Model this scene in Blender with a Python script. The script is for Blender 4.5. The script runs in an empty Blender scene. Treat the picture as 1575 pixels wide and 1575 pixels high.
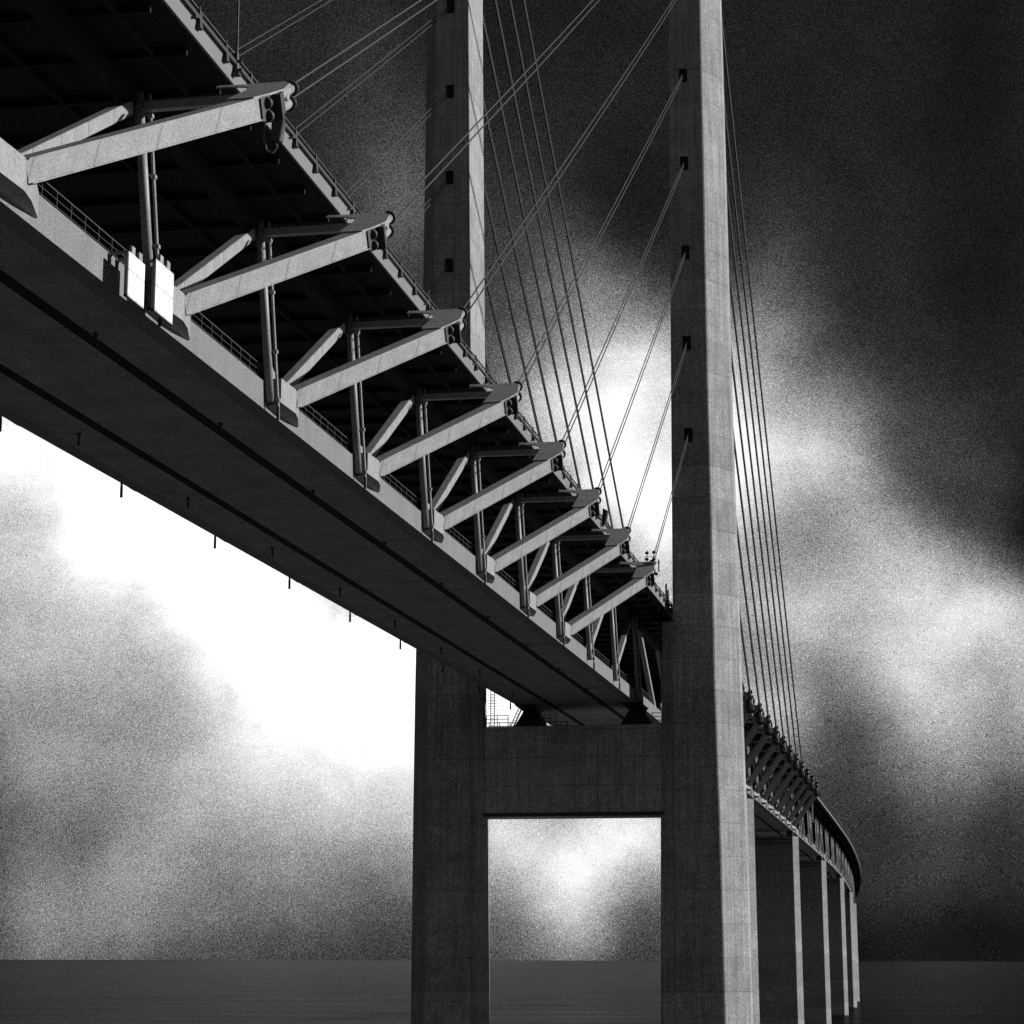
import bpy, bmesh, math, random
import numpy as np
from mathutils import Vector, Matrix

random.seed(7)
S = bpy.context.scene
COL = S.collection

# ------------------------------------------------------------------ camera
SEA = 53.0                                   # the truss datum (bottom node at the pylon) is 53 m above the sea
CAM = Vector((44.0937, -281.3145, SEA - 32.4551))
F_ = Vector((-0.18000246, 0.96466458, 0.19240938))
R_ = Vector((0.98308897, 0.18312162, 0.00159815))
U_ = Vector((0.03369264, -0.18944321, 0.98131344))
cd = bpy.data.cameras.new('camera')
cd.sensor_width = 36.0
cd.lens = 36.0 * 3495.354 / 1575.0
cd.clip_start = 0.5
cd.clip_end = 60000
cam = bpy.data.objects.new('camera', cd)
COL.objects.link(cam)
M = Matrix((R_, U_, -F_)).transposed().to_4x4()
M.translation = CAM
cam.matrix_world = M
S.camera = cam

# ------------------------------------------------------------------ sun
SUN_EL, SUN_AZ = math.radians(21), math.radians(20)     # azimuth from +x towards +y
sd = Vector((math.cos(SUN_EL) * math.cos(SUN_AZ), math.cos(SUN_EL) * math.sin(SUN_AZ), math.sin(SUN_EL)))
sl = bpy.data.lights.new('sun', 'SUN')
sl.energy = 4.2
sl.angle = math.radians(1.2)
so = bpy.data.objects.new('sun', sl)
COL.objects.link(so)
so.rotation_euler = sd.to_track_quat('Z', 'Y').to_euler()
so.location = (200, 0, 300)

# ------------------------------------------------------------------ view
S.view_settings.view_transform = 'Standard'
S.view_settings.look = 'None'
S.view_settings.gamma = 1.0
S.view_settings.exposure = 0.55
EXP = 2 ** S.view_settings.exposure
S.render.engine = 'CYCLES'
S.cycles.use_denoising = False
S.cycles.max_bounces = 6
S.cycles.diffuse_bounces = 3
S.cycles.glossy_bounces = 2
S.cycles.transmission_bounces = 2
S.cycles.sample_clamp_indirect = 4.0


class NT:
    """tiny helper round a node tree"""
    def __init__(s, tree):
        s.t = tree
        tree.nodes.clear()

    def n(s, kind, **kw):
        nd = s.t.nodes.new(kind)
        for k, v in kw.items():
            setattr(nd, k, v)
        return nd

    def link(s, a, b):
        s.t.links.new(a, b)

    def math(s, op, a, b=None, c=None, clamp=False):
        nd = s.n('ShaderNodeMath', operation=op)
        nd.use_clamp = clamp
        for i, v in enumerate((a, b, c)):
            if v is None:
                continue
            if isinstance(v, (int, float)):
                nd.inputs[i].default_value = v
            else:
                s.link(v, nd.inputs[i])
        return nd.outputs[0]

    def noise(s, vec, scale, detail=2.0, rough=0.5, dist=0.0):
        nd = s.n('ShaderNodeTexNoise')
        nd.inputs['Scale'].default_value = scale
        nd.inputs['Detail'].default_value = detail
        nd.inputs['Roughness'].default_value = rough
        nd.inputs['Distortion'].default_value = dist
        if vec is not None:
            s.link(vec, nd.inputs['Vector'])
        return nd


# ------------------------------------------------------------------ sky: storm clouds in azimuth / elevation
def az_el(px, py):
    d = F_ + R_ * ((px - 787.5) / 3495.354) - U_ * ((py - 787.5) / 3495.354)
    d.normalize()
    return math.degrees(math.atan2(d.x, d.y)), math.degrees(math.asin(d.z))


# tone of the cloud cover (0..1, display) at directions of the sky
TONES = [  # photo column, photo row, tone
    (400, 50, 42), (560, 60, 48), (850, 50, 32), (1200, 50, 34), (1500, 50, 26),
    (520, 190, 52), (620, 200, 62), (900, 200, 38), (1200, 200, 36), (1480, 200, 28),
    (630, 350, 84), (780, 340, 58), (930, 350, 50), (1200, 350, 58), (1400, 350, 38), (1550, 350, 28),
    (560, 300, 70), (800, 450, 80), (900, 450, 120), (985, 450, 95),
    (760, 560, 95), (880, 550, 165), (980, 545, 205), (850, 650, 200), (950, 630, 245), (1010, 650, 230), (960, 730, 250), (1000, 810, 248),
    (18, 681, 255),
    (18, 741, 235), (36, 741, 225), (73, 741, 250), (152, 741, 258),
    (12, 802, 220), (36, 802, 215), (73, 802, 240), (121, 802, 253), (243, 802, 260),
    (18, 863, 195), (55, 863, 205), (91, 863, 235), (182, 863, 250), (273, 863, 260),
    (18, 923, 190), (73, 923, 200), (133, 923, 225), (200, 923, 235), (273, 923, 255), (364, 923, 260),
    (18, 984, 185), (79, 984, 195), (152, 984, 200), (225, 984, 205), (273, 984, 240), (364, 984, 258), (485, 984, 262),
    (24, 1045, 165), (91, 1045, 165), (170, 1045, 170), (243, 1045, 185), (285, 1045, 215), (340, 1045, 240), (425, 1045, 256), (546, 1045, 262),
    (24, 1105, 150), (91, 1105, 150), (170, 1105, 150), (243, 1105, 160), (303, 1105, 195), (364, 1105, 235), (455, 1105, 250), (576, 1105, 260),
    (24, 1166, 140), (91, 1166, 145), (170, 1166, 150), (243, 1166, 155), (303, 1166, 190), (364, 1166, 220), (455, 1166, 235), (576, 1166, 250),
    (24, 1227, 120), (91, 1227, 125), (170, 1227, 140), (255, 1227, 160), (328, 1227, 185), (413, 1227, 190), (485, 1227, 210), (607, 1227, 225),
    (24, 1287, 105), (91, 1287, 110), (182, 1287, 135), (273, 1287, 155), (364, 1287, 150), (455, 1287, 165), (546, 1287, 165), (619, 1287, 180),
    (24, 1348, 115), (91, 1348, 125), (182, 1348, 145), (273, 1348, 140), (364, 1348, 125), (455, 1348, 130), (546, 1348, 115), (619, 1348, 110),
    (24, 1409, 115), (91, 1409, 130), (182, 1409, 135), (273, 1409, 115), (364, 1409, 105), (455, 1409, 95), (546, 1409, 85), (619, 1409, 80),
    (24, 1463, 105), (121, 1463, 108), (212, 1463, 98), (303, 1463, 85), (425, 1463, 75), (546, 1463, 65), (619, 1463, 60),
    (1175, 437, 80), (1249, 437, 60), (1324, 437, 42), (1436, 437, 32), (1547, 437, 30),
    (1145, 512, 130), (1212, 512, 105), (1272, 512, 60), (1339, 512, 48), (1436, 512, 36), (1547, 512, 32),
    (1122, 586, 225), (1160, 586, 190), (1212, 586, 150), (1286, 586, 95), (1346, 586, 70), (1436, 586, 48), (1547, 586, 38),
    (1115, 646, 250), (1197, 646, 195), (1264, 646, 170), (1324, 646, 115), (1376, 646, 85), (1436, 646, 55), (1547, 646, 42),
    (1115, 698, 252), (1189, 698, 225), (1264, 698, 185), (1309, 698, 190), (1361, 698, 90), (1436, 698, 65), (1547, 698, 45),
    (1115, 743, 252), (1160, 743, 235), (1212, 743, 210), (1272, 743, 190), (1309, 743, 180), (1361, 743, 105), (1436, 743, 80), (1547, 743, 48),
    (1115, 788, 245), (1197, 788, 190), (1249, 788, 150), (1324, 788, 160), (1383, 788, 130), (1436, 788, 80), (1547, 788, 50),
    (1122, 840, 200), (1212, 840, 130), (1272, 840, 150), (1346, 840, 180), (1413, 840, 170), (1473, 840, 100), (1547, 840, 70),
    (1115, 885, 170), (1212, 885, 170), (1272, 885, 165), (1346, 885, 175), (1413, 885, 190), (1473, 885, 195), (1518, 885, 150), (1562, 885, 100),
    (1115, 922, 150), (1219, 922, 210), (1286, 922, 180), (1361, 922, 200), (1436, 922, 210), (1518, 922, 225), (1570, 922, 180),
    (1115, 982, 140), (1227, 982, 160), (1286, 982, 165), (1346, 982, 190), (1398, 982, 225), (1450, 982, 200), (1518, 982, 205), (1570, 982, 200),
    (1227, 1011, 150), (1286, 1011, 150), (1339, 1011, 190), (1383, 1011, 225), (1421, 1011, 230), (1473, 1011, 190), (1525, 1011, 200), (1570, 1011, 185),
    (1234, 1056, 150), (1286, 1056, 130), (1316, 1056, 110), (1361, 1056, 150), (1421, 1056, 195), (1473, 1056, 180), (1525, 1056, 175), (1570, 1056, 170),
    (1249, 1108, 120), (1316, 1108, 85), (1354, 1108, 130), (1421, 1108, 170), (1473, 1108, 165), (1525, 1108, 150), (1570, 1108, 140),
    (1249, 1161, 90), (1309, 1161, 80), (1361, 1161, 95), (1421, 1161, 140), (1458, 1161, 160), (1510, 1161, 100), (1562, 1161, 130),
    (1279, 1220, 65), (1331, 1220, 60), (1398, 1220, 75), (1436, 1220, 110), (1488, 1220, 80), (1547, 1220, 80),
    (1346, 1272, 55), (1413, 1272, 60), (1458, 1272, 75), (1518, 1272, 60), (1570, 1272, 55),
    (1354, 1332, 48), (1413, 1332, 60), (1473, 1332, 60), (1547, 1332, 50),
    (1354, 1392, 42), (1421, 1392, 48), (1510, 1392, 38), (1562, 1392, 35),
    (1354, 1481, 28), (1436, 1481, 30), (1547, 1481, 26),
    (600, 1000, 262), (622, 1050, 262), (700, 1060, 255), (626, 1105, 256), (628, 1166, 245), (628, 1227, 214), (626, 1287, 172), (626, 1348, 108),
    (770, 1080, 258), (780, 1270, 225), (900, 1265, 218), (945, 1270, 245), (1005, 1270, 225),
    (780, 1350, 165), (900, 1350, 232), (960, 1350, 190), (1005, 1350, 165),
    (780, 1410, 120), (895, 1410, 200), (960, 1400, 120), (1000, 1410, 100), (780, 1460, 85), (890, 1460, 110), (1000, 1460, 68),
    # behind the bridge, unseen: keeps the cover continuous
    (150, 450, 190), (300, 650, 230), (450, 800, 250), (650, 800, 235), (100, 200, 90), (300, 350, 110), (800, 950, 250),
    (1000, 1000, 220), (1100, 1150, 160), (1080, 1300, 120), (1130, 1420, 60), (1200, 1350, 50), (700, 1200, 235), (680, 1400, 95),
    (-200, 900, 130), (-200, 1300, 90), (-250, 500, 120), (1800, 900, 90), (1800, 1200, 60), (1800, 500, 26), (-200, 100, 40),
    (700, -200, 28), (1300, -200, 26), (200, -200, 28),
]
BASE_TONE = 0.135
pts = np.array([az_el(a, b) for a, b, _ in TONES])
val = np.array([t / 255.0 + (0.15 if t > 252 else 0.06 if t > 240 else 0) for _, _, t in TONES]) - BASE_TONE
GX, GY, SG = [], [], 1.0
for gx in np.arange(-28, 9.1, 1.35):
    for gy in np.arange(-1, 27, 1.35):
        d = np.min(np.hypot(pts[:, 0] - gx, pts[:, 1] - gy))
        if d < 1.15:
            GX.append(gx)
            GY.append(gy)
GX, GY = np.array(GX), np.array(GY)
G = np.exp(-((pts[:, 0:1] - GX) ** 2 + (pts[:, 1:2] - GY) ** 2) / (2 * SG * SG))
amp = np.linalg.solve(G.T @ G + 0.02 * np.eye(len(GX)), G.T @ val)

w = bpy.data.worlds.new('World')
S.world = w
w.use_nodes = True
q = NT(w.node_tree)
tc = q.n('ShaderNodeTexCoord')
gen = tc.outputs['Generated']
nrm = q.n('ShaderNodeVectorMath', operation='NORMALIZE')
q.link(gen, nrm.inputs[0])
# ragged cloud edges: the direction is warped by two octaves of noise
wn = q.noise(nrm.outputs[0], 12.0, 9.0, 0.68)
sub = q.n('ShaderNodeVectorMath', operation='SUBTRACT')
q.link(wn.outputs['Color'], sub.inputs[0])
sub.inputs[1].default_value = (0.5, 0.5, 0.5)
scl = q.n('ShaderNodeVectorMath', operation='SCALE')
q.link(sub.outputs[0], scl.inputs[0])
scl.inputs['Scale'].default_value = 0.036
addw = q.n('ShaderNodeVectorMath', operation='ADD')
q.link(nrm.outputs[0], addw.inputs[0])
q.link(scl.outputs[0], addw.inputs[1])
nr2 = q.n('ShaderNodeVectorMath', operation='NORMALIZE')
q.link(addw.outputs[0], nr2.inputs[0])
sp = q.n('ShaderNodeSeparateXYZ')
q.link(nr2.outputs[0], sp.inputs[0])
az = q.math('MULTIPLY', q.math('ARCTAN2', sp.outputs[0], sp.outputs[1]), 180 / math.pi)
el = q.math('MULTIPLY', q.math('ARCSINE', sp.outputs[2]), 180 / math.pi)
cb = q.n('ShaderNodeCombineXYZ')
q.link(az, cb.inputs[0])
q.link(el, cb.inputs[1])
acc = None
for gx, gy, a_ in zip(GX, GY, amp):
    if abs(a_) < 0.004:
        continue
    dn = q.n('ShaderNodeVectorMath', operation='DISTANCE')
    q.link(cb.outputs[0], dn.inputs[0])
    dn.inputs[1].default_value = (gx, gy, 0)
    e = q.math('EXPONENT', q.math('MULTIPLY', q.math('MULTIPLY', dn.outputs['Value'], dn.outputs['Value']), -1 / (2 * SG * SG)))
    acc = q.math('MULTIPLY_ADD', e, float(a_), acc if acc is not None else BASE_TONE)
# the open, brighter overcast on the other side of the sky (behind the photographer)
sp0 = q.n('ShaderNodeSeparateXYZ')
q.link(nrm.outputs[0], sp0.inputs[0])
back = q.math('MULTIPLY_ADD', sp0.outputs[1], -0.9, 0.1, clamp=True)
acc = q.math('MULTIPLY_ADD', back, 0.35, acc)
# cloud body detail
cn = q.noise(nrm.outputs[0], 34.0, 9.0, 0.66, 0.5)
dt = q.math('MULTIPLY_ADD', q.math('SUBTRACT', cn.outputs[0], 0.5), 0.38, 1.0)
# wind-drawn wisps, slanting across the cloud body
cb0 = q.n('ShaderNodeCombineXYZ')
sq = q.n('ShaderNodeSeparateXYZ')
q.link(nrm.outputs[0], sq.inputs[0])
q.link(q.math('MULTIPLY', q.math('ARCTAN2', sq.outputs[0], sq.outputs[1]), 180 / math.pi), cb0.inputs[0])
q.link(q.math('MULTIPLY', q.math('ARCSINE', sq.outputs[2]), 180 / math.pi), cb0.inputs[1])
wm = q.n('ShaderNodeMapping')
wm.inputs['Rotation'].default_value = (0, 0, math.radians(-52))
wm.inputs['Scale'].default_value = (0.16, 0.62, 1)
q.link(cb0.outputs[0], wm.inputs[0])
ws = q.noise(wm.outputs[0], 1.0, 8.0, 0.62, 0.9)
dt = q.math('MULTIPLY', dt, q.math('MULTIPLY_ADD', q.math('SUBTRACT', ws.outputs[0], 0.5), 0.22, 1.0))
tone = q.math('MULTIPLY', acc, dt)
tone = q.math('MAXIMUM', tone, 0.085)
# fine film-like grain added to the sky, strongest in the middle tones
gn = q.noise(nrm.outputs[0], 2500.0, 1.0, 0.5)
bell = q.math('MULTIPLY', q.math('MINIMUM', tone, 1.0), q.math('SUBTRACT', 1.12, q.math('MINIMUM', tone, 1.0)))
tone = q.math('ADD', tone, q.math('MULTIPLY', q.math('MULTIPLY', q.math('SUBTRACT', gn.outputs[0], 0.5), 3.2), bell))
tone = q.math('MINIMUM', q.math('MAXIMUM', tone, 0.0), 1.12)
lin = q.math('POWER', tone, 2.25)
# what is left of the blue sky above the cover
sky = q.n('ShaderNodeTexSky', sky_type='NISHITA')
sky.sun_disc = False
sky.sun_elevation = SUN_EL
sky.sun_rotation = math.pi / 2 - SUN_AZ
bw = q.n('ShaderNodeRGBToBW')
q.link(sky.outputs[0], bw.inputs[0])
tot = q.math('MULTIPLY_ADD', bw.outputs[0], 0.0006, q.math('DIVIDE', lin, EXP))
bg = q.n('ShaderNodeBackground')
q.link(tot, bg.inputs['Color'])
bg.inputs['Strength'].default_value = 1.0
out = q.n('ShaderNodeOutputWorld')
q.link(bg.outputs[0], out.inputs['Surface'])


# ------------------------------------------------------------------ materials (a black and white world)
def material(name, tone, rough=0.6, grain=0.0, gscale=20.0, blotch=0.0, bscale=0.6, lifts=None, metal=0.0, streak=0.0, panels=None, bump=0.0):
    m = bpy.data.materials.new(name)
    m.use_nodes = True
    k = NT(m.node_tree)
    b = k.n('ShaderNodeBsdfPrincipled')
    o = k.n('ShaderNodeOutputMaterial')
    k.link(b.outputs[0], o.inputs[0])
    b.inputs['Roughness'].default_value = rough
    b.inputs['Metallic'].default_value = metal
    b.inputs['Specular IOR Level'].default_value = 0.3
    t = k.n('ShaderNodeTexCoord')
    v = t.outputs['Object']
    f = None

    def mul(f, x):
        return x if f is None else k.math('MULTIPLY', f, x)
    if grain:
        n = k.noise(v, gscale, 1.5, 0.6)
        f = mul(f, k.math('MULTIPLY_ADD', k.math('SUBTRACT', n.outputs[0], 0.5), grain * 2.6, 1.0))
    if blotch:
        n = k.noise(v, bscale, 6.0, 0.65)
        f = mul(f, k.math('MULTIPLY_ADD', k.math('SUBTRACT', n.outputs[0], 0.5), blotch * 2.2, 1.0))
    sep = k.n('ShaderNodeSeparateXYZ')
    k.link(v, sep.inputs[0])
    if streak:
        mp = k.n('ShaderNodeMapping')
        mp.inputs['Scale'].default_value = (2.2, 2.2, 0.07)
        k.link(v, mp.inputs[0])
        n = k.noise(mp.outputs[0], 1.0, 4.0, 0.6)
        f = mul(f, k.math('MULTIPLY_ADD', k.math('SUBTRACT', n.outputs[0], 0.5), streak * 2.2, 1.0))
    if lifts:
        z = k.math('DIVIDE', k.math('SUBTRACT', sep.outputs[2], 0.35), lifts)
        fr = k.math('FRACT', z)
        ln = k.math('LESS_THAN', fr, 0.035)
        f = mul(f, k.math('MULTIPLY_ADD', ln, -0.24, 1.0))
        wn_ = k.n('ShaderNodeTexWhiteNoise', noise_dimensions='1D')
        k.link(k.math('FLOOR', z), wn_.inputs['W'])
        f = mul(f, k.math('MULTIPLY_ADD', wn_.outputs[0], 0.26, 0.87))
    if panels:
        for ax, per in panels:
            fr = k.math('FRACT', k.math('DIVIDE', sep.outputs[ax], per))
            f = mul(f, k.math('MULTIPLY_ADD', k.math('LESS_THAN', fr, 0.05 / per * 2.2), -0.40, 1.0))
    if f is None:
        b.inputs['Base Color'].default_value = (tone, tone, tone, 1)
    else:
        x = k.math('MAXIMUM', k.math('MULTIPLY', f, tone), 0.001)
        c = k.n('ShaderNodeCombineColor')
        for i in range(3):
            k.link(x, c.inputs[i])
        k.link(c.outputs[0], b.inputs['Base Color'])
    if bump:
        n = k.noise(v, 3.0, 5.0, 0.6)
        bp = k.n('ShaderNodeBump')
        bp.inputs['Strength'].default_value = bump
        bp.inputs['Distance'].default_value = 0.05
        k.link(n.outputs[0], bp.inputs['Height'])
        k.link(bp.outputs[0], b.inputs['Normal'])
    return m


CONC = material('pylon_concrete', 0.23, 0.85, grain=0.8, gscale=5, blotch=0.5, bscale=0.35, lifts=4.03, streak=0.65, bump=0.3)
BEAMC = material('beam_concrete', 0.30, 0.85, grain=0.8, gscale=5, blotch=0.6, bscale=0.5, streak=0.5, panels=((0, 2.85), (2, 3.45)), bump=0.3)
PIERC = material('pier_concrete', 0.2, 0.85, grain=0.8, gscale=3, blotch=0.35, bscale=0.25, lifts=4.0, streak=0.2)
DECKC = material('deck_concrete_chord_shade', 0.006, 0.9, grain=0.5, gscale=14, blotch=0.35, bscale=0.4)
STEEL = material('painted_steel', 0.24, 0.5, grain=0.6, gscale=10, blotch=0.32, bscale=0.8, streak=0.22, panels=((1, 3.1),))
CHORD = material('chord_paint', 0.15, 0.6, grain=0.8, gscale=10, blotch=0.22, bscale=0.5, streak=0.18)
BELLY = material('lower_deck_steel', 0.21, 0.7, grain=0.9, gscale=9, blotch=0.6, bscale=0.35, panels=((1, 20.0),))
FASC = material('fascia_paint', 0.15, 0.6, grain=0.35, gscale=15, blotch=0.2, bscale=0.6)
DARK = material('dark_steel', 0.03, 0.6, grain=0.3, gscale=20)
BLACK = material('black_joint_niche_shade', 0.008, 0.9)
CABLE = material('cable_sheath', 0.055, 0.45, grain=0.1, gscale=12)
WHITE = material('white_board', 0.82, 0.4, blotch=0.12, bscale=1.5, streak=0.08, panels=((1, 1.06), (2, 1.22)))
RAILM = material('galvanised_rail', 0.11, 0.5)


# ------------------------------------------------------------------ mesh helpers
def finish(name, bm, mat, parent=None, bevel=0.0, smooth=False):
    me = bpy.data.meshes.new(name)
    bmesh.ops.recalc_face_normals(bm, faces=bm.faces)
    if bevel:
        bmesh.ops.bevel(bm, geom=[e for e in bm.edges if len(e.link_faces) == 2 and e.calc_face_angle(0) > 0.5], offset=bevel, segments=1, affect='EDGES')
    bm.to_mesh(me)
    bm.free()
    if smooth:
        for p in me.polygons:
            p.use_smooth = True
    me.materials.append(mat)
    o = bpy.data.objects.new(name, me)
    COL.objects.link(o)
    if parent:
        o.parent = parent
    return o


def hexa(bm, c):
    """box from 8 corners: 4 bottom (ccw), 4 top"""
    v = [bm.verts.new(x) for x in c]
    for f in ((3, 2, 1, 0), (4, 5, 6, 7), (0, 1, 5, 4), (1, 2, 6, 5), (2, 3, 7, 6), (3, 0, 4, 7)):
        bm.faces.new([v[i] for i in f])


def box(bm, x0, x1, y0, y1, z0, z1):
    hexa(bm, [(x0, y0, z0), (x1, y0, z0), (x1, y1, z0), (x0, y1, z0), (x0, y0, z1), (x1, y0, z1), (x1, y1, z1), (x0, y1, z1)])


def beam(bm, a, b, n, p, wn, wp):
    """rectangular bar from a to b; n and p the section directions, wn and wp the widths"""
    a, b, n, p = Vector(a), Vector(b), Vector(n) * wn / 2, Vector(p) * wp / 2
    hexa(bm, [a - n - p, a + n - p, a + n + p, a - n + p, b - n - p, b + n - p, b + n + p, b - n + p])


def frame(a, b, up=(0, 0, 1)):
    d = (Vector(b) - Vector(a)).normalized()
    n = d.cross(Vector(up))
    if n.length < 1e-4:
        n = d.cross(Vector((0, 1, 0)))
    n.normalize()
    return n, n.cross(d).normalized()


def bar(bm, a, b, wn, wp, up=(0, 0, 1)):
    n, p = frame(a, b, up)
    beam(bm, a, b, n, p, wn, wp)


def tube(bm, a, b, r0, r1=None, seg=10, caps=True):
    r1 = r0 if r1 is None else r1
    n, p = frame(a, b)
    A, B = [], []
    for i in range(seg):
        t = 2 * math.pi * i / seg
        d = n * math.cos(t) + p * math.sin(t)
        A.append(bm.verts.new(Vector(a) + d * r0))
        B.append(bm.verts.new(Vector(b) + d * r1))
    for i in range(seg):
        j = (i + 1) % seg
        bm.faces.new((A[i], A[j], B[j], B[i]))
    if caps:
        bm.faces.new(A[::-1])
        bm.faces.new(B)


def ball(bm, c, r, sz=1.0):
    bmesh.ops.create_uvsphere(bm, u_segments=12, v_segments=8, radius=r, matrix=Matrix.Translation(c) @ Matrix.Diagonal((1, 1, sz, 1)))


def slab(bm, poly, d):
    """flat polygon poly thickened by vector d"""
    d = Vector(d)
    A = [bm.verts.new(x) for x in poly]
    B = [bm.verts.new(Vector(x) + d) for x in poly]
    k = len(poly)
    bm.faces.new(A[::-1])
    bm.faces.new(B)
    for i in range(k):
        bm.faces.new((A[i], A[(i + 1) % k], B[(i + 1) % k], B[i]))


def loft(bm, rings):
    """rings: lists of equal length of points, capped at both ends"""
    V = [[bm.verts.new(x) for x in r] for r in rings]
    k = len(V[0])
    for a, b in zip(V, V[1:]):
        for i in range(k):
            bm.faces.new((a[i], a[(i + 1) % k], b[(i + 1) % k], b[i]))
    bm.faces.new(V[0][::-1])
    bm.faces.new(V[-1])


def BM():
    return bmesh.new()


def thing(name, label, cat, loc=(0, 0, 0), group=None):
    o = bpy.data.objects.new(name, None)
    COL.objects.link(o)
    o.location = loc
    o['label'] = label
    o['category'] = cat
    if group:
        o['group'] = group
    return o


def put(o, parent, loc):
    o.parent = parent
    o.location = loc
    return o


def copy_tree(o, parent, loc):
    c = o.copy()
    COL.objects.link(c)
    c.parent = parent
    c.location = loc
    for ch in o.children:
        k_ = ch.copy()
        COL.objects.link(k_)
        k_.parent = c
    return c


# ------------------------------------------------------------------ alignment of the bridge
KY = np.array([-700, -260, 0, 160, 301, 441, 581, 721, 880, 1060, 1400, 1800, 2400], float)
KZ = np.array([-3.9, -1.46, 0, .5, .5, .25, -.45, -1.9, -3.6, -5.8, -11, -19, -33], float)
YS = np.arange(-700, 2400, 5.0)
ZS = np.interp(YS, KY, KZ)
ker = np.ones(15) / 15
ZS = np.convolve(np.pad(ZS, 7, mode='edge'), ker, 'valid')


def PZ(y):
    return float(np.interp(y, YS, ZS)) if y > 20 else 0.0056 * y * 1.0


def PX(y):
    return -max(0.0, y - 500) ** 2 / 21500.0


def P(x, y, z):
    return (x + PX(y), y, SEA + PZ(y) + z)


YC = 1.83            # the pylon's axis
XB, XT = 7.6, 14.8  # bottom chord face, cable plane

# ------------------------------------------------------------------ sea
bm = BM()
ring = []
NR = 96
rad = [0, 60, 150, 400, 1200, 4000, 12000, 40000]
prev = None
c0 = bm.verts.new((0, 0, 0))
for r in rad[1:]:
    cur = [bm.verts.new((r * math.cos(2 * math.pi * i / NR), r * math.sin(2 * math.pi * i / NR), -(r * r) / 1.3e7 if r < 5000 else -(25e6 / 1.3e7) - (r - 5000) * 7.7e-4)) for i in range(NR)]
    for i in range(NR):
        j = (i + 1) % NR
        if prev is None:
            bm.faces.new((c0, cur[i], cur[j]))
        else:
            bm.faces.new((prev[i], cur[i], cur[j], prev[j]))
    prev = cur
m = bpy.data.materials.new('sea_water')
m.use_nodes = True
k = NT(m.node_tree)
o = k.n('ShaderNodeOutputMaterial')
t = k.n('ShaderNodeTexCoord')
mp = k.n('ShaderNodeMapping')
mp.inputs['Rotation'].default_value = (0, 0, 0.35)
mp.inputs['Scale'].default_value = (0.5, 1.3, 1)
k.link(t.outputs['Object'], mp.inputs[0])
n1 = k.noise(mp.outputs[0], 0.09, 8.0, 0.68)
n2 = k.noise(mp.outputs[0], 0.9, 4.0, 0.6)
bp = k.n('ShaderNodeBump')
bp.inputs['Strength'].default_value = 1.0
bp.inputs['Distance'].default_value = 0.9
k.link(n1.outputs[0], bp.inputs['Height'])
bp2 = k.n('ShaderNodeBump')
bp2.inputs['Strength'].default_value = 0.8
bp2.inputs['Distance'].default_value = 0.08
k.link(n2.outputs[0], bp2.inputs['Height'])
k.link(bp.outputs[0], bp2.inputs['Normal'])
wind = k.noise(mp.outputs[0], 0.02, 6.0, 0.65)
df = k.n('ShaderNodeBsdfDiffuse')
df.inputs['Color'].default_value = (0.004, 0.004, 0.004, 1)
gl = k.n('ShaderNodeBsdfAnisotropic')
gl.inputs['Color'].default_value = (0.9, 0.9, 0.9, 1)
gl.inputs['Roughness'].default_value = 0.13
k.link(bp2.outputs[0], gl.inputs['Normal'])
k.link(bp2.outputs[0], df.inputs['Normal'])
mx = k.n('ShaderNodeMixShader')
k.link(k.math('MULTIPLY_ADD', k.math('SUBTRACT', wind.outputs[0], 0.5), 0.18, 0.13, clamp=True), mx.inputs[0])
k.link(df.outputs[0], mx.inputs[1])
k.link(gl.outputs[0], mx.inputs[2])
k.link(mx.outputs[0], o.inputs[0])
sea = finish('sea', bm, m)
sea['kind'] = 'structure'

# ------------------------------------------------------------------ pylon
pyl = thing('bridge_pylon', 'tall twin-legged concrete pylon with a heavy cross beam carrying the bridge girder', 'pylon', (0, YC, 0))


def shift(z):                       # the legs lean very slightly west as seen
    return float(np.interp(z, [-40, 0, 92], [0, -.30, -.45]))


LEGS = [  # z, inner x, corner x, outer apex x
    (-53, 12.45, 18.5, 21.2), (-15.2, 12.62, 18.2, 20.95), (0, 12.85, 18.0, 20.75), (40, 13.1, 17.75, 20.2), (92, 13.55, 17.6, 19.75), (151, 13.9, 17.2, 19.1)]
for s in (1, -1):
    bm = BM()
    rings = []
    for z, xi, xc, xo in LEGS:
        sh = shift(z)
        yf = -5.9 if z < 50 else -5.8
        ring = [(xi, yf), (xc, yf), (xo, -1.4), (xo, 1.4), (xc, -yf), (xi, -yf)]
        if s < 0:
            ring = ring[::-1]
        rings.append([(s * x + sh, y, SEA + z) for x, y in ring])
    loft(bm, rings)
    leg = finish('pylon_leg', bm, CONC, None, bevel=0.12)
    put(leg, pyl, (0, 0, 0))
    # inner nib of the leg below the deck, stiffening it against the cross beam; its top added to hide a sunlit face
    bm = BM()
    rings = []
    for z, xa in ((-53, 10.65), (-15.2, 10.95), (-3.2, 11.2), (8.4, 11.5)):
        sh = shift(z)
        xi = float(np.interp(z, [-53, 0], [12.45, 12.85]))
        ring = [(xi + .3, -5.55), (xi - .05, -5.55), (xa, -4.7), (xa, -3.2), (xi - .1, 1.5), (xi + .3, 1.5)]
        if s < 0:
            ring = ring[::-1]
        rings.append([(s * x + sh, y, SEA + z) for x, y in ring])
    loft(bm, rings)
    put(finish('leg_nib', bm, CONC, None), leg, (0, 0, 0))
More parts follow.
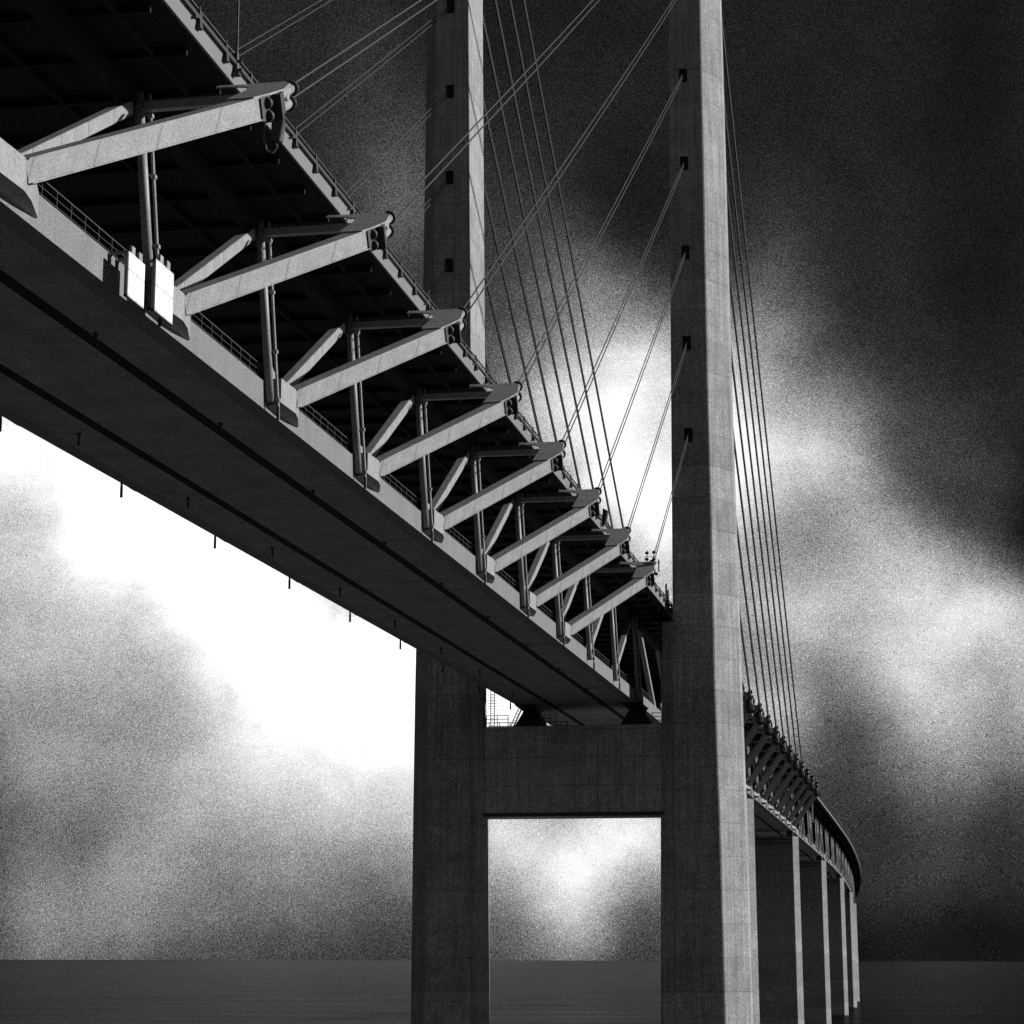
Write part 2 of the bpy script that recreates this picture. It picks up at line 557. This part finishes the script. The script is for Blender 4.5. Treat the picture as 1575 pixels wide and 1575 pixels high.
# cross beam
bm = BM()
hexa(bm, [(-12.9, -4.7, SEA - 15.1), (12.6, -4.7, SEA - 15.1), (12.6, 4.7, SEA - 15.1), (-12.9, 4.7, SEA - 15.1),
          (-13.1, -4.5, SEA - 4.15), (12.6, -4.5, SEA - 4.15), (12.6, 4.5, SEA - 4.15), (-13.1, 4.5, SEA - 4.15)])
cb_ = put(finish('cross_beam', bm, BEAMC, None, bevel=0.06), pyl, (0, 0, 0))
bm = BM()
box(bm, -12.7, 12.3, -4.86, -4.66, SEA - 15.35, SEA - 14.9)
put(finish('drip_edge', bm, DARK, None), cb_, (0, 0, 0))
for xs in (-6.1, 7.35):
    bm = BM()
    loft(bm, [[(xs - 1.95, -2.6, SEA - 4.16), (xs + 1.95, -2.6, SEA - 4.16), (xs + 1.95, 2.6, SEA - 4.16), (xs - 1.95, 2.6, SEA - 4.16)],
              [(xs - .85, -1.5, SEA - 2.0), (xs + .85, -1.5, SEA - 2.0), (xs + .85, 1.5, SEA - 2.0), (xs - .85, 1.5, SEA - 2.0)]])
    put(finish('bearing_plinth', bm, DARK, None), pyl, (0, 0, 0))
    bm = BM()
    loft(bm, [[(xs - .9, -1.2, SEA - 1.98), (xs + .9, -1.2, SEA - 1.98), (xs + .9, 1.2, SEA - 1.98), (xs - .9, 1.2, SEA - 1.98)],
              [(xs - 1.7, -3.6, SEA - 1.32), (xs + .95, -3.6, SEA - 1.32), (xs + .95, 3.6, SEA - 1.32), (xs - 1.7, 3.6, SEA - 1.32)]])
    put(finish('bearing_shoe', bm, DARK, None), pyl, (0, 0, 0))
# rails and ladder on the beam
for y in (-4.3, 4.3):
    for xa, xb, np_ in ((-12.6, -8.3, 4), (9.6, 12.3, 3), (-3.9, -2.2, 3)):
        bm = BM()
        for z in (.5, .95, 1.4):
            tube(bm, (xa, y, SEA - 4.15 + z), (xb, y, SEA - 4.15 + z), .05, seg=6)
        for i in range(np_):
            x = xa + .1 + (xb - xa - .2) * i / (np_ - 1)
            tube(bm, (x, y, SEA - 4.15), (x, y, SEA - 2.7), .05, seg=6)
        put(finish('beam_railing', bm, RAILM, None), pyl, (0, 0, 0))
bm = BM()
for dx in (0, .45):
    tube(bm, (-8.2 + dx, -3.9, SEA - 4.15), (-6.5 + dx, -3.9, SEA - .5), .06, seg=6)
    tube(bm, (-8.0 + dx, -3.0, SEA - 4.15), (-7.0 + dx, -3.0, SEA - 1.9), .06, seg=6)
for i in range(9):
    t_ = i / 9
    tube(bm, (-8.2 + 1.7 * t_, -3.9, SEA - 4.15 + 3.6 * t_), (-7.75 + 1.7 * t_, -3.9, SEA - 4.15 + 3.6 * t_), .035, seg=5)
put(finish('access_stair', bm, RAILM, None), pyl, (0, 0, 0))
bm = BM()
for dx in (0, .5):
    tube(bm, (-10.75 + dx, -3.6, SEA - 4.15), (-10.75 + dx, -3.6, SEA + .6), .05, seg=6)
for i in range(14):
    tube(bm, (-10.75, -3.6, SEA - 3.9 + i * .3), (-10.25, -3.6, SEA - 3.9 + i * .3), .03, seg=5)
for i in range(6):
    z = SEA - 1.9 + i * .35
    for a0 in range(8):
        t0, t1 = math.pi * a0 / 8, math.pi * (a0 + 1) / 8
        tube(bm, (-10.5 + .62 * math.cos(t0), -3.6 - .75 * math.sin(t0), z), (-10.5 + .62 * math.cos(t1), -3.6 - .75 * math.sin(t1), z), .03, seg=5)
put(finish('caged_ladder', bm, RAILM, None), pyl, (0, 0, 0))
# anchor recesses, one per cable pair, on both faces of both legs
TANS = 0.603
HT, DYT = 7.3, 12.8


def anchor_z(dist):                       # height over the datum of the anchor of a cable whose tip is dist from the axis
    return HT + TANS * (dist - 5.9)


ANX = {1: 15.2, -1: -15.62}


def leg_y(z):
    return float(np.interp(z, [40, 92], [5.9, 5.8]))


NEAR_T = [YC + 47.2 + 20 * i for i in range(8)]           # distances near side (tips 8..1)
for s in (1, -1):
    for i in range(10):
        dist = 47.2 + 20 * i
        for side in (-1, 1):
            if side < 0 and i > 7:
                continue
            yt = YC + side * dist
            z = anchor_z(dist) + PZ(yt) - (0.15 if side > 0 else 0)
            x = ANX[s] + shift(z)
            yy = side * (leg_y(z) - .02)
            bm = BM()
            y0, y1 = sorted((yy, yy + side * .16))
            # a hooded niche: two cheeks, a head and a back, painted black as deep shade
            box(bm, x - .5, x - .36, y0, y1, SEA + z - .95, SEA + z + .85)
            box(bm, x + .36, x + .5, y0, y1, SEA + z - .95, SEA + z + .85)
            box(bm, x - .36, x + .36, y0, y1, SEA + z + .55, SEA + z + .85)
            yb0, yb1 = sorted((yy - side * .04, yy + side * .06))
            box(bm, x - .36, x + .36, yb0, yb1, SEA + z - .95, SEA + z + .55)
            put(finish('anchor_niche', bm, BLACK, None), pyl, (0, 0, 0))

# ------------------------------------------------------------------ stay cables
ORD = ['lowest', 'second-lowest', 'third-lowest', 'fourth-lowest', 'fifth-lowest', 'sixth-lowest', 'seventh-lowest', 'eighth-lowest', 'ninth-lowest', 'topmost']
ALPHA = math.atan2(HT, DYT)
for s in (1, -1):
    for side in (-1, 1):
        for i in range(10):
            if side < 0 and i > 7:
                continue
            dist = 47.2 + 20 * i
            yt = YC + side * dist
            zt = HT + PZ(yt)
            za = anchor_z(dist) + PZ(yt) - (0.15 if side > 0 else 0)
            xa = ANX[s] + shift(za)
            A = Vector((s * XT, yt, SEA + zt))
            B = Vector((xa, YC + side * (leg_y(za) - .05), SEA + za))
            sidew = 'right-hand' if s > 0 else 'left-hand'
            if side < 0:
                lab = 'pale twin stay cable on the near side, %s at the %s leg' % (ORD[i], sidew)
                grp = 'stay cables on the near side of the pylon'
            else:
                lab = 'dark stay cable beyond the pylon, %s of the %s fan' % (ORD[i], sidew)
                grp = 'stay cables on the far side of the pylon'
            t = thing('stay_cable', lab, 'cable', A, grp)
            d = (B - A).normalized()
            n, p = frame(A, B)
            off = p if p.z > 0 else -p
            for sg in (1, -1):
                bm = BM()
                o_ = off * .30 * sg
                L = (B - A).length
                # slight sag of the strand
                seg = 10
                last = None
                pts_ = []
                for j in range(seg + 1):
                    u = j / seg
                    pts_.append(d * (L * u) + o_ * (1.0 if u < .97 else .55) - Vector((0, 0, 1)) * (4 * u * (1 - u) * L * L * 1.2e-5))
                for a_, b_ in zip(pts_, pts_[1:]):
                    tube(bm, a_, b_, .055 if side < 0 else .14, seg=8, caps=False)
                put(finish('cable_strand', bm, CABLE, None, smooth=True), t, (0, 0, 0))


# ------------------------------------------------------------------ truss members, built once per side and direction
def outrigger_set(s, v):
    """s: +1 east / -1 west, v: +1 tip lies towards +y of its node. Returns an unlinked prototype made of the strut and its pieces."""
    def X(x, y, z):
        return Vector((s * x, v * y, z))
    ct, st = math.cos(ALPHA), math.sin(ALPHA)
    A = Vector((8.15, 0.1, 0.0))
    B = Vector((14.8, 12.8, 7.3))
    p = Vector((0, -st, ct))
    a = (B - A).normalized()
    n = a.cross(p).normalized()
    c = Vector((0, ct, st))

    def TT(q_):
        return X(*q_)

    def bm_beam(bm, a0, b0, n0, p0, wn, wp):
        a0, b0, n0, p0 = Vector(a0), Vector(b0), n0 * wn / 2, p0 * wp / 2
        hexa(bm, [TT(z) for z in (a0 - n0 - p0, a0 + n0 - p0, a0 + n0 + p0, a0 - n0 + p0, b0 - n0 - p0, b0 + n0 - p0, b0 + n0 + p0, b0 - n0 + p0)])
    bm = BM()
    bm_beam(bm, A + p * .12, B - a * .1 + p * .12, n, p, .72, .96)
    root = finish('outrigger', bm, STEEL)
    bm = BM()
    for sg in (1, -1):
        bm_beam(bm, A + a * .2 + p * (.12 + sg * .51), B + p * (.12 + sg * .51), n, p, .84, .06)
    put(finish('flange', bm, STEEL), root, (0, 0, 0))
    # stub of the node, proud of the chord, and its fairing
    bm = BM()
    pr = [(7.0, -3.0), (8.4, -3.0), (8.5, -.35), (8.3, .9), (7.72, 3.0), (7.0, 3.0)]
    lo = [TT((x, y, -1.2 if x < 7.5 else -.85)) for x, y in pr]
    hi = [TT((x, y, .55 if y < 0 else .75 if y < 1 else .22)) for x, y in pr]
    loft(bm, [lo, hi])
    put(finish('node_stub', bm, STEEL), root, (0, 0, 0))
    # end plate, anchor block and shade sleeve
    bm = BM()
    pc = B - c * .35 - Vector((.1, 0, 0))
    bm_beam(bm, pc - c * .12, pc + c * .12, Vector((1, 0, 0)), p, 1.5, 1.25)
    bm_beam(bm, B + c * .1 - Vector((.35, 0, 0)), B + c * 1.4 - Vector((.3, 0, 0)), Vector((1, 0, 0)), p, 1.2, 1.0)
    bm_beam(bm, B - a * 1.15 + p * .08, B + a * .1 + p * .08, n, p, .86, 1.12)  # dark sleeve painting shade and dirt onto the strut end
    put(finish('anchor_block_shade_sleeve', bm, DARK), root, (0, 0, 0))
    bm = BM()
    for sg in (1, -1):
        e = B + p * .30 * sg
        tube(bm, TT(e - c * .9), TT(e - c * .3), .3, .34, seg=14)
    put(finish('anchor_head', bm, DARK), root, (0, 0, 0))
    # guide pipes, the rim coloured dark for its shaded opening lip
    for sg, L in ((1, 3.7), (-1, 3.0)):
        bm = BM()
        e = B + p * .30 * sg
        tube(bm, TT(e), TT(e + c * L), .27, .25, seg=16)
        put(finish('guide_pipe', bm, STEEL, smooth=True), root, (0, 0, 0))
    bm = BM()
    for sg, L in ((1, 3.7), (-1, 3.0)):
        e = B + p * .30 * sg
        tube(bm, TT(e + c * (L - .02)), TT(e + c * (L + .14)), .40, .40, seg=16)
    put(finish('pipe_rim', bm, DARK), root, (0, 0, 0))
    # gusset between strut and tie
    def IP(x, y, off=.76):
        return Vector((x - .38 * max(0.0, min(1.0, (x - 12.2) / .9)), y, y * math.tan(ALPHA))) + Vector((0, 0, off))
    bm = BM()
    poly = [(14.9, 11.0), (15.4, 11.9), (15.75, 12.9), (15.55, 14.6), (15.1, 15.25), (13.1, 15.2), (11.4, 15.35), (11.4, 14.9), (12.7, 14.72), (13.4, 14.45), (13.75, 14.0), (13.8, 13.4), (13.72, 12.2), (13.65, 11.0)]
    slab(bm, [TT(IP(x, y)) for x, y in poly], TT(p * .07))
    put(finish('gusset', bm, STEEL), root, (0, 0, 0))
    bm = BM()
    bm_beam(bm, (6.9, 15.35, 8.75), (15.0, 14.9, 8.62), Vector((0, 1, 0)), Vector((0, 0, 1)), .42, .42)
    put(finish('tie_bar', bm, STEEL), root, (0, 0, 0))
    return root


def diag_set(s, v, k=1.0):
    """long inclined diagonal; bottom at y=0 rising towards v"""
    bm = BM()
    a, b = Vector((s * 7.0, v * .3, .3)), Vector((s * 7.0, v * 16.3, 9.4))
    d = (b - a).normalized()
    n = Vector((1, 0, 0))
    beam(bm, a, b, n, d.cross(n).normalized(), .6 * k, .66 * k)
    return finish('long_diagonal', bm, STEEL, bevel=.03)


def post_set(s, v, k=1.0):
    bm = BM()
    a, b = Vector((s * 7.88, -v * 3.35, -.9)), Vector((s * 7.5, -v * 5.0, 9.3))
    d = (b - a).normalized()
    n = Vector((1, 0, 0))
    p = d.cross(n).normalized()
    tube(bm, a, b, .24 * k, seg=18)
    root = finish('steep_post', bm, STEEL, smooth=True)
    # drain pipe clipped beside it
    bm = BM()
    a2, b2 = a + Vector((s * .42, v * .18, -.3)), b + Vector((s * .42, v * .42, 0))
    tube(bm, a2, b2, .085, seg=8)
    for u in (.04, .30, .62, .9):
        q_ = a2.lerp(b2, u)
        r_ = a.lerp(b, u)
        box(bm, q_.x - .13, q_.x + .13, q_.y - .13, q_.y + .13, q_.z - .09, q_.z + .09)
        bar(bm, q_, r_, .06, .06)
    put(finish('drain_pipe', bm, STEEL), root, (0, 0, 0))
    bm = BM()
    tube(bm, a2 + Vector((0, 0, .05)), a2 + Vector((0, 0, -.68)), .10, seg=8)
    put(finish('drain_outlet', bm, DARK), root, (0, 0, 0))
    # knee gusset at the foot of the post
    bm = BM()
    slab(bm, [(s * 7.7 - .05, -v * 3.1, .3), (s * 7.7 - .05, -v * 3.6, 2.2), (s * 7.7 - .05, -v * 3.1, 1.6), (s * 7.7 - .05, -v * 2.3, 1.15), (s * 7.7 - .05, -v * 1.5, 1.25), (s * 7.7 - .05, -v * 2.2, .3)], (.1, 0, 0))
    put(finish('knee_gusset', bm, STEEL), root, (0, 0, 0))
    return root


protos = {}
hidden = []


def get(kind, s, v, k=1.0):
    key = (kind, s, v, k)
    first = key not in protos
    if first:
        protos[key] = outrigger_set(s, v) if kind == 'o' else {'d': diag_set, 'p': post_set}[kind](s, v, k)
    return protos[key], first


def place(kind, s, v, parent, loc, k=1.0):
    pr, first = get(kind, s, v, k)
    if first:
        pr.parent = parent
        pr.location = loc
        return pr
    return copy_tree(pr, parent, loc)


def sweep(bm, sec, y0, y1, step=10.0):
    """extrude section polygon sec [(x,z)] along the alignment"""
    n = max(1, int(round((y1 - y0) / step)))
    rings = []
    for i in range(n + 1):
        y = y0 + (y1 - y0) * i / n
        rings.append([P(x, y, z) for x, z in sec])
    loft(bm, rings)


def railbar(bm, x, z, w, y0, y1, step=10.0, h=None):
    h = h or w
    sweep(bm, [(x - w / 2, z - h / 2), (x + w / 2, z - h / 2), (x + w / 2, z + h / 2), (x - w / 2, z + h / 2)], y0, y1, step)


def girder(name, label, y0, y1, nodes, approach=False):
    """nodes: list of (y, v) bottom nodes; v = +1 when the long diagonal climbs towards +y, -1 the other way"""
    t = thing(name, label, 'bridge girder', (0, 0, 0), 'girder spans of the bridge')
    g = .03                                    # open joint between neighbouring spans
    y0, y1 = y0 + g, y1 - g
    # upper deck slab with haunched edge
    bm = BM()
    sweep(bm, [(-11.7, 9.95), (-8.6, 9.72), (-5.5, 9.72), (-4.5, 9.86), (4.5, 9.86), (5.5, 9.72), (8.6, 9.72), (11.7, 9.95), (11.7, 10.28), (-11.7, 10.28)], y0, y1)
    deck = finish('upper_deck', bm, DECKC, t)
    bm = BM()
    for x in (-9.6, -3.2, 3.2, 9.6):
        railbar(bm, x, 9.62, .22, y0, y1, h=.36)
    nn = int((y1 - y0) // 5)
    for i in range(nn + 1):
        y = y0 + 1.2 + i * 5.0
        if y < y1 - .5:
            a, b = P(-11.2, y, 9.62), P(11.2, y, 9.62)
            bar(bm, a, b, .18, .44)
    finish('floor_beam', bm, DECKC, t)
    for s in (-1, 1):
        bm = BM()
        x = s * 11.76
        sweep(bm, [(x - .06, 9.93), (x + .09, 9.9), (x + .12, 10.68), (x - .06, 10.68)] if s > 0 else [(x - .12, 9.93), (x + .06, 9.9), (x + .06, 10.68), (x - .09, 10.68)], y0, y1)
        finish('edge_fascia', bm, FASC, t)
        # safety barrier: heavy rail on stubby tapered posts
        bm = BM()
        railbar(bm, s * 11.98, 10.86, .16, y0, y1, h=.20)
        railbar(bm, s * 11.9, 11.35, .09, y0, y1, h=.09)
        n = int((y1 - y0) // 4)
        for i in range(n + 1):
            y = y0 + .6 + i * 4.0
            if y > y1 - .3:
                break
            b = Vector(P(s * 11.93, y, 10.5))
            hexa(bm, [b + Vector(q_) for q_ in ((-.06, -.30, -.15), (.18, -.30, -.15), (.18, .12, -.15), (-.06, .12, -.15), (-.05, -.04, 1.0), (.05, -.04, 1.0), (.05, .06, 1.0), (-.05, .06, 1.0))])
            if random.random() < .55:
                bar(bm, b + Vector((.12, -.9, .1)), b + Vector((.06, .2, .62)), .09, .12)
        finish('safety_barrier', bm, DARK, t)
        bm = BM()
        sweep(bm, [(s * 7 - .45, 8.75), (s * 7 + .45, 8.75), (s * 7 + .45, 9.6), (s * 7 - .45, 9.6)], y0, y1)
        finish('top_chord', bm, DECKC, t)  # near-black deck colour put on steel, standing in for shade under the slab
        bm = BM()
        xa, xb = (6.55, 7.6) if s > 0 else (-7.6, -6.55)
        sweep(bm, [(xa, -1.32), (xb, -1.32), (xb, .26), (xa, .26)], y0, y1)
        finish('bottom_chord', bm, CHORD, t)
    # lower railway deck in three panels with dark joints between
    for xa, xb in ((-6.53, -3.78), (-2.92, 2.92), (3.78, 6.53)):
        bm = BM()
        sweep(bm, [(xa, -1.3), (xb, -1.3), (xb, -.3), (xa, -.3)], y0, y1)
        finish('lower_deck_panel', bm, BELLY, t)
    bm = BM()
    for x in (-3.33, 3.33):
        sweep(bm, [(x - .40, -1.25), (x + .40, -1.25), (x + .40, -.4), (x - .40, -.4)], y0, y1)
    finish('deck_joint', bm, BLACK, t)
    for y, v in nodes:
        base = Vector(P(0, y, 0))
        sl = (PZ(y + 10) - PZ(y - 10)) / 20
        for s in (-1, 1):
            if not approach and abs(y - YC) > 50:
                place('o', s, v, t, base)
            if y0 - 1 < y + v * 17 < y1 + 1:
                place('d', s, v, t, base, .6 if approach else 1.0)
            if y0 - 1 < y - v * 3 < y1 + 1:
                place('p', s, v, t, base, .7 if approach else 1.0)
    # walkway railing along both bottom chords, broken at the posts
    for s in (-1, 1):
        bm = BM()
        step = 20.0
        for y, v in nodes:
            a, b = (y + 1.0, y + 16.2) if v > 0 else (y - 16.2, y - 1.0)
            a, b = max(a, y0 + .2), min(b, y1 - .2)
            if b - a < 3:
                continue
            x = s * 7.28
            for z, r in ((1.32, .026), (.95, .014), (.62, .014), (.36, .016)):
                tube(bm, P(x, a, z), P(x, b, z), r, seg=5)
            n = int((b - a) / 1.6)
            for i in range(n + 1):
                yy = a + (b - a) * i / n
                tube(bm, P(x, yy, .26), P(x, yy, 1.32), .018, seg=5)
        if len(bm.verts):
            finish('walkway_railing', bm, RAILM, t)
        else:
            bm.free()
    # drain spouts under the lower deck
    for y, v in nodes:
        if abs(y - YC) < 10:
            continue
        for x, dy in ((-4.9, .4), (4.1, -.6)):
            q_ = P(x, y + dy, -1.3)
            key = ('spout',)
            if key not in protos:
                bm = BM()
                tube(bm, (0, 0, .05), (0, 0, -.75), .075, seg=8)
                tube(bm, (0, 0, .02), (0, 0, -.12), .14, seg=8)
                protos[key] = finish('drain_spout', bm, DARK)
                put(protos[key], t, q_)
            else:
                c = protos[key].copy()
                COL.objects.link(c)
                c.parent = t
                c.location = q_
    return t


near_nodes = [(YC - 20 * i, 1) for i in range(0, 16)]
main = girder('main_span_girder', 'double-deck truss girder of the near span, running overhead from upper left to the pylon', YC - 310, YC, [n for n in near_nodes if n[0] > YC - 309])
side_nodes = [(YC + 20 * i, -1) for i in range(1, 16)]
sidespan = girder('side_span_girder', 'double-deck truss girder behind the pylon with dark outriggers at its edge', YC, YC + 301, side_nodes)
spans = ['first', 'second', 'third', 'fourth', 'fifth', 'sixth', 'seventh', 'eighth']
PY = [YC + 160, YC + 301] + [YC + 301 + 140 * i for i in range(1, 9)]
for i in range(7):
    a = YC + 301 + 140 * i
    girder('approach_span_girder', '%s approach span past the cable fans, where the distant deck curves away' % spans[i], a, a + 140, [(a + 20 * j + 3.2, -1 if j % 2 else 1) for j in range(7)], approach=True)

# ------------------------------------------------------------------ piers
bm = BM()
rings = []
for z, xc, xo, yh in ((-54, 8.15, 9.5, 2.9), (-6, 7.7, 9.05, 2.4), (-2.75, 7.7, 9.05, 2.4)):
    rings.append([(-xc, -yh, z), (xc, -yh, z), (xo, 0, z), (xc, yh, z), (-xc, yh, z), (-xo, 0, z)])
loft(bm, rings)
shaft = finish('pier_shaft', bm, PIERC)
bm = BM()
for x in (-6.9, 6.9):
    box(bm, x - .8, x + .8, -1.2, 1.2, -2.75, -1.35)
for z in (-4.6, -3.7):
    box(bm, -7.6, 7.6, -2.5, -2.38, z, z + .25)
head = finish('pier_head', bm, DARK)
pl = ['first', 'second', 'third', 'fourth', 'fifth', 'sixth', 'seventh', 'eighth', 'ninth', 'tenth']
for i, y in enumerate(PY):
    lab = ['concrete pier hidden in line behind the right pylon leg, only its pale edge showing',
           'widest concrete bridge pier right of the pylon with a sunlit right edge'] + ['%s slimmer bridge pier to the right of the widest one, its right edge sunlit' % w_ for w_ in ('next', 'third', 'fourth', 'fifth', 'sixth', 'seventh', 'eighth', 'ninth')]
    t = thing('bridge_pier', lab[i], 'pier', P(0, y, 0), 'concrete piers of the side and approach spans')
    if i == 0:
        put(shaft, t, (0, 0, 0))
        put(head, t, (0, 0, 0))
    else:
        for ch in (shaft, head):
            c = ch.copy()
            COL.objects.link(c)
            c.parent = t

# ------------------------------------------------------------------ white boards hung on the truss
def board(label, x, ya, yb, za, zb):
    t = thing('signal_board', label, 'sign board', (x, (ya + yb) / 2, SEA + zb), 'white boards hung beside the second outrigger')
    ly = (yb - ya)
    h = za - zb
    bm = BM()
    box(bm, 0, .08, -ly / 2, ly / 2, 0, h)
    put(finish('board_panel', bm, WHITE, bevel=.01), t, (0, 0, 0))
    bm = BM()
    for a, b, c_, d in ((-ly / 2, -ly / 2 + .09, 0, h), (ly / 2 - .09, ly / 2, 0, h), (-ly / 2, ly / 2, h - .09, h), (-ly / 2, ly / 2, 0, .09)):
        box(bm, -.12, -.005, a, b, c_, d)
    put(finish('board_frame', bm, STEEL), t, (0, 0, 0))
    for yy in (-.35, .62):
        bm = BM()
        box(bm, -.10, .03, yy - .22, yy + .22, h + .004, h + .42)
        box(bm, -1.1, -.10, yy - .06, yy + .06, h + .12, h + .24)
        put(finish('hanging_bracket', bm, STEEL), t, (0, 0, 0))


board('smaller white board hung on the truss, left of a larger one', 8.6, -186.8, -184.65, -.86, -2.98)
board('larger white board hung on the truss against the second outrigger foot', 8.75, -183.55, -181.05, -.22, -2.76)

# ------------------------------------------------------------------ small things on the deck edge
t = thing('slender_mast', 'thin dark mast standing on the deck edge at the top left', 'mast', P(12.02, -182.1, 10.3))
bm = BM()
tube(bm, (0, 0, 0), (0, 0, 1.1), .14, .10, seg=8)
tube(bm, (0, 0, 1.1), (.02, .03, 2.0), .085, .05, seg=8)
tube(bm, (.02, .03, 2.0), (-.02, 0, 12), .05, .04, seg=8)
put(finish('mast_pole', bm, DARK), t, (0, 0, 0))
bm = BM()
for z in (.25, .7):
    tube(bm, (-.35, 0, z), (.3, 0, z), .06, seg=6)
box(bm, -.2, .2, -.2, .2, -.05, .06)
put(finish('mast_bracket', bm, DARK), t, (0, 0, 0))

t = thing('lamp_cluster', 'cluster of round lamps on a frame at the outrigger tip nearest the pylon', 'lamps', (XT, YC - 45.6, SEA + 8.0))
bm = BM()
for x in (-.35, .4):
    tube(bm, (x, 0, 0), (x, 0, 2.2), .05, seg=6)
tube(bm, (-.7, 0, .9), (1.0, 0, .9), .04, seg=6)
tube(bm, (-.7, 0, .0), (-.7, 0, .95), .04, seg=6)
tube(bm, (.9, 0, -.1), (.9, 0, 1.2), .09, seg=6)
tube(bm, (-.7, 0, 1.55), (.5, 0, 1.55), .03, seg=6)
box(bm, -.55, .3, -.15, .3, 0, .85)
put(finish('lamp_frame', bm, RAILM), t, (0, 0, 0))
for x, z in ((-.35, 1.95), (.4, 2.0), (-.38, 1.25), (.38, 1.25), (.62, -.35)):
    bm = BM()
    ball(bm, (x, -.12, z), .22, .8)
    put(finish('round_lamp', bm, DARK, smooth=True), t, (0, 0, 0))

t = thing('floodlight', 'dark floodlight fixed at the deck edge above the sixth outrigger', 'floodlight', P(12.25, -60.2, 10.35))
bm = BM()
hexa(bm, [(-.25, -.2, .3), (.15, -.3, .1), (.2, .2, .1), (-.2, .25, .3), (-.15, -.15, 1.7), (.35, -.2, 1.4), (.4, .25, 1.4), (-.1, .25, 1.7)])
put(finish('lamp_housing', bm, DARK, bevel=.03), t, (0, 0, 0))
bm = BM()
tube(bm, (-.2, 0, -.1), (0, 0, .9), .06, seg=6)
tube(bm, (.3, 0, .1), (.75, .1, -.7), .05, seg=6)
put(finish('lamp_bracket', bm, DARK), t, (0, 0, 0))

t = thing('deck_gantry', 'pale mast with short dark cross arms at the deck edge beyond the last dark cable', 'mast', P(12.5, 306, 0))
bm = BM()
tube(bm, (0, 0, 1.0), (0, 0, 11.6), .17, .14, seg=8)
put(finish('mast_pole', bm, STEEL), t, (0, 0, 0))
bm = BM()
for z, a_, b_ in ((9.9, -.9, 1.4), (7.6, -2.4, .6), (11.2, -.4, .8)):
    bar(bm, (a_, 0, z), (b_, 0, z), .16, .16)
bar(bm, (1.3, 0, 9.9), (.2, 0, 7.6), .1, .1)
bar(bm, (-.3, 0, 11.2), (1.2, 0, 9.0), .1, .1)
put(finish('cross_arm', bm, DARK), t, (0, 0, 0))

for i, (y, h) in enumerate(((-5.6, 1.7), (-3.6, 1.2))):
    t = thing('marker_post', ['taller dark post on the deck edge beside the right pylon leg', 'shorter dark post on the deck edge touching the right pylon leg'][i], 'post', P(12.0, y, 10.3))
    bm = BM()
    tube(bm, (0, 0, 0), (0, 0, h + .9), .11, seg=8)
    tube(bm, (0, 0, 0), (0, 0, .15), .2, seg=8)
    put(finish('post_shaft', bm, DARK), t, (0, 0, 0))

# cable hooks dangling under the nearest tip
t = thing('hanging_hose', 'looped dark hose hanging under the tip of the nearest outrigger', 'hose', P(15.1, YC - 200 + 12.3, 6.4))
bm = BM()
pts_ = [Vector((-.25, 0, .55)), Vector((-.4, 0, -.1)), Vector((-.45, 0, -.9)), Vector((-.3, 0, -1.45)), Vector((.0, 0, -1.6)), Vector((.2, 0, -1.35)), Vector((.15, 0, -1.1))]
for a_, b_ in zip(pts_, pts_[1:]):
    tube(bm, a_, b_, .045, seg=6)
put(finish('hose_loop', bm, RAILM), t, (0, 0, 0))
bm = BM()
hexa(bm, [(-.1, -.2, -1.0), (.35, -.2, -1.15), (.45, .2, -1.1), (0, .2, -.9), (-.05, -.2, -.1), (.55, -.2, -.1), (.55, .2, -.1), (0, .2, -.05)])
put(finish('hose_reel', bm, DARK, bevel=.05), t, (0, 0, 0))
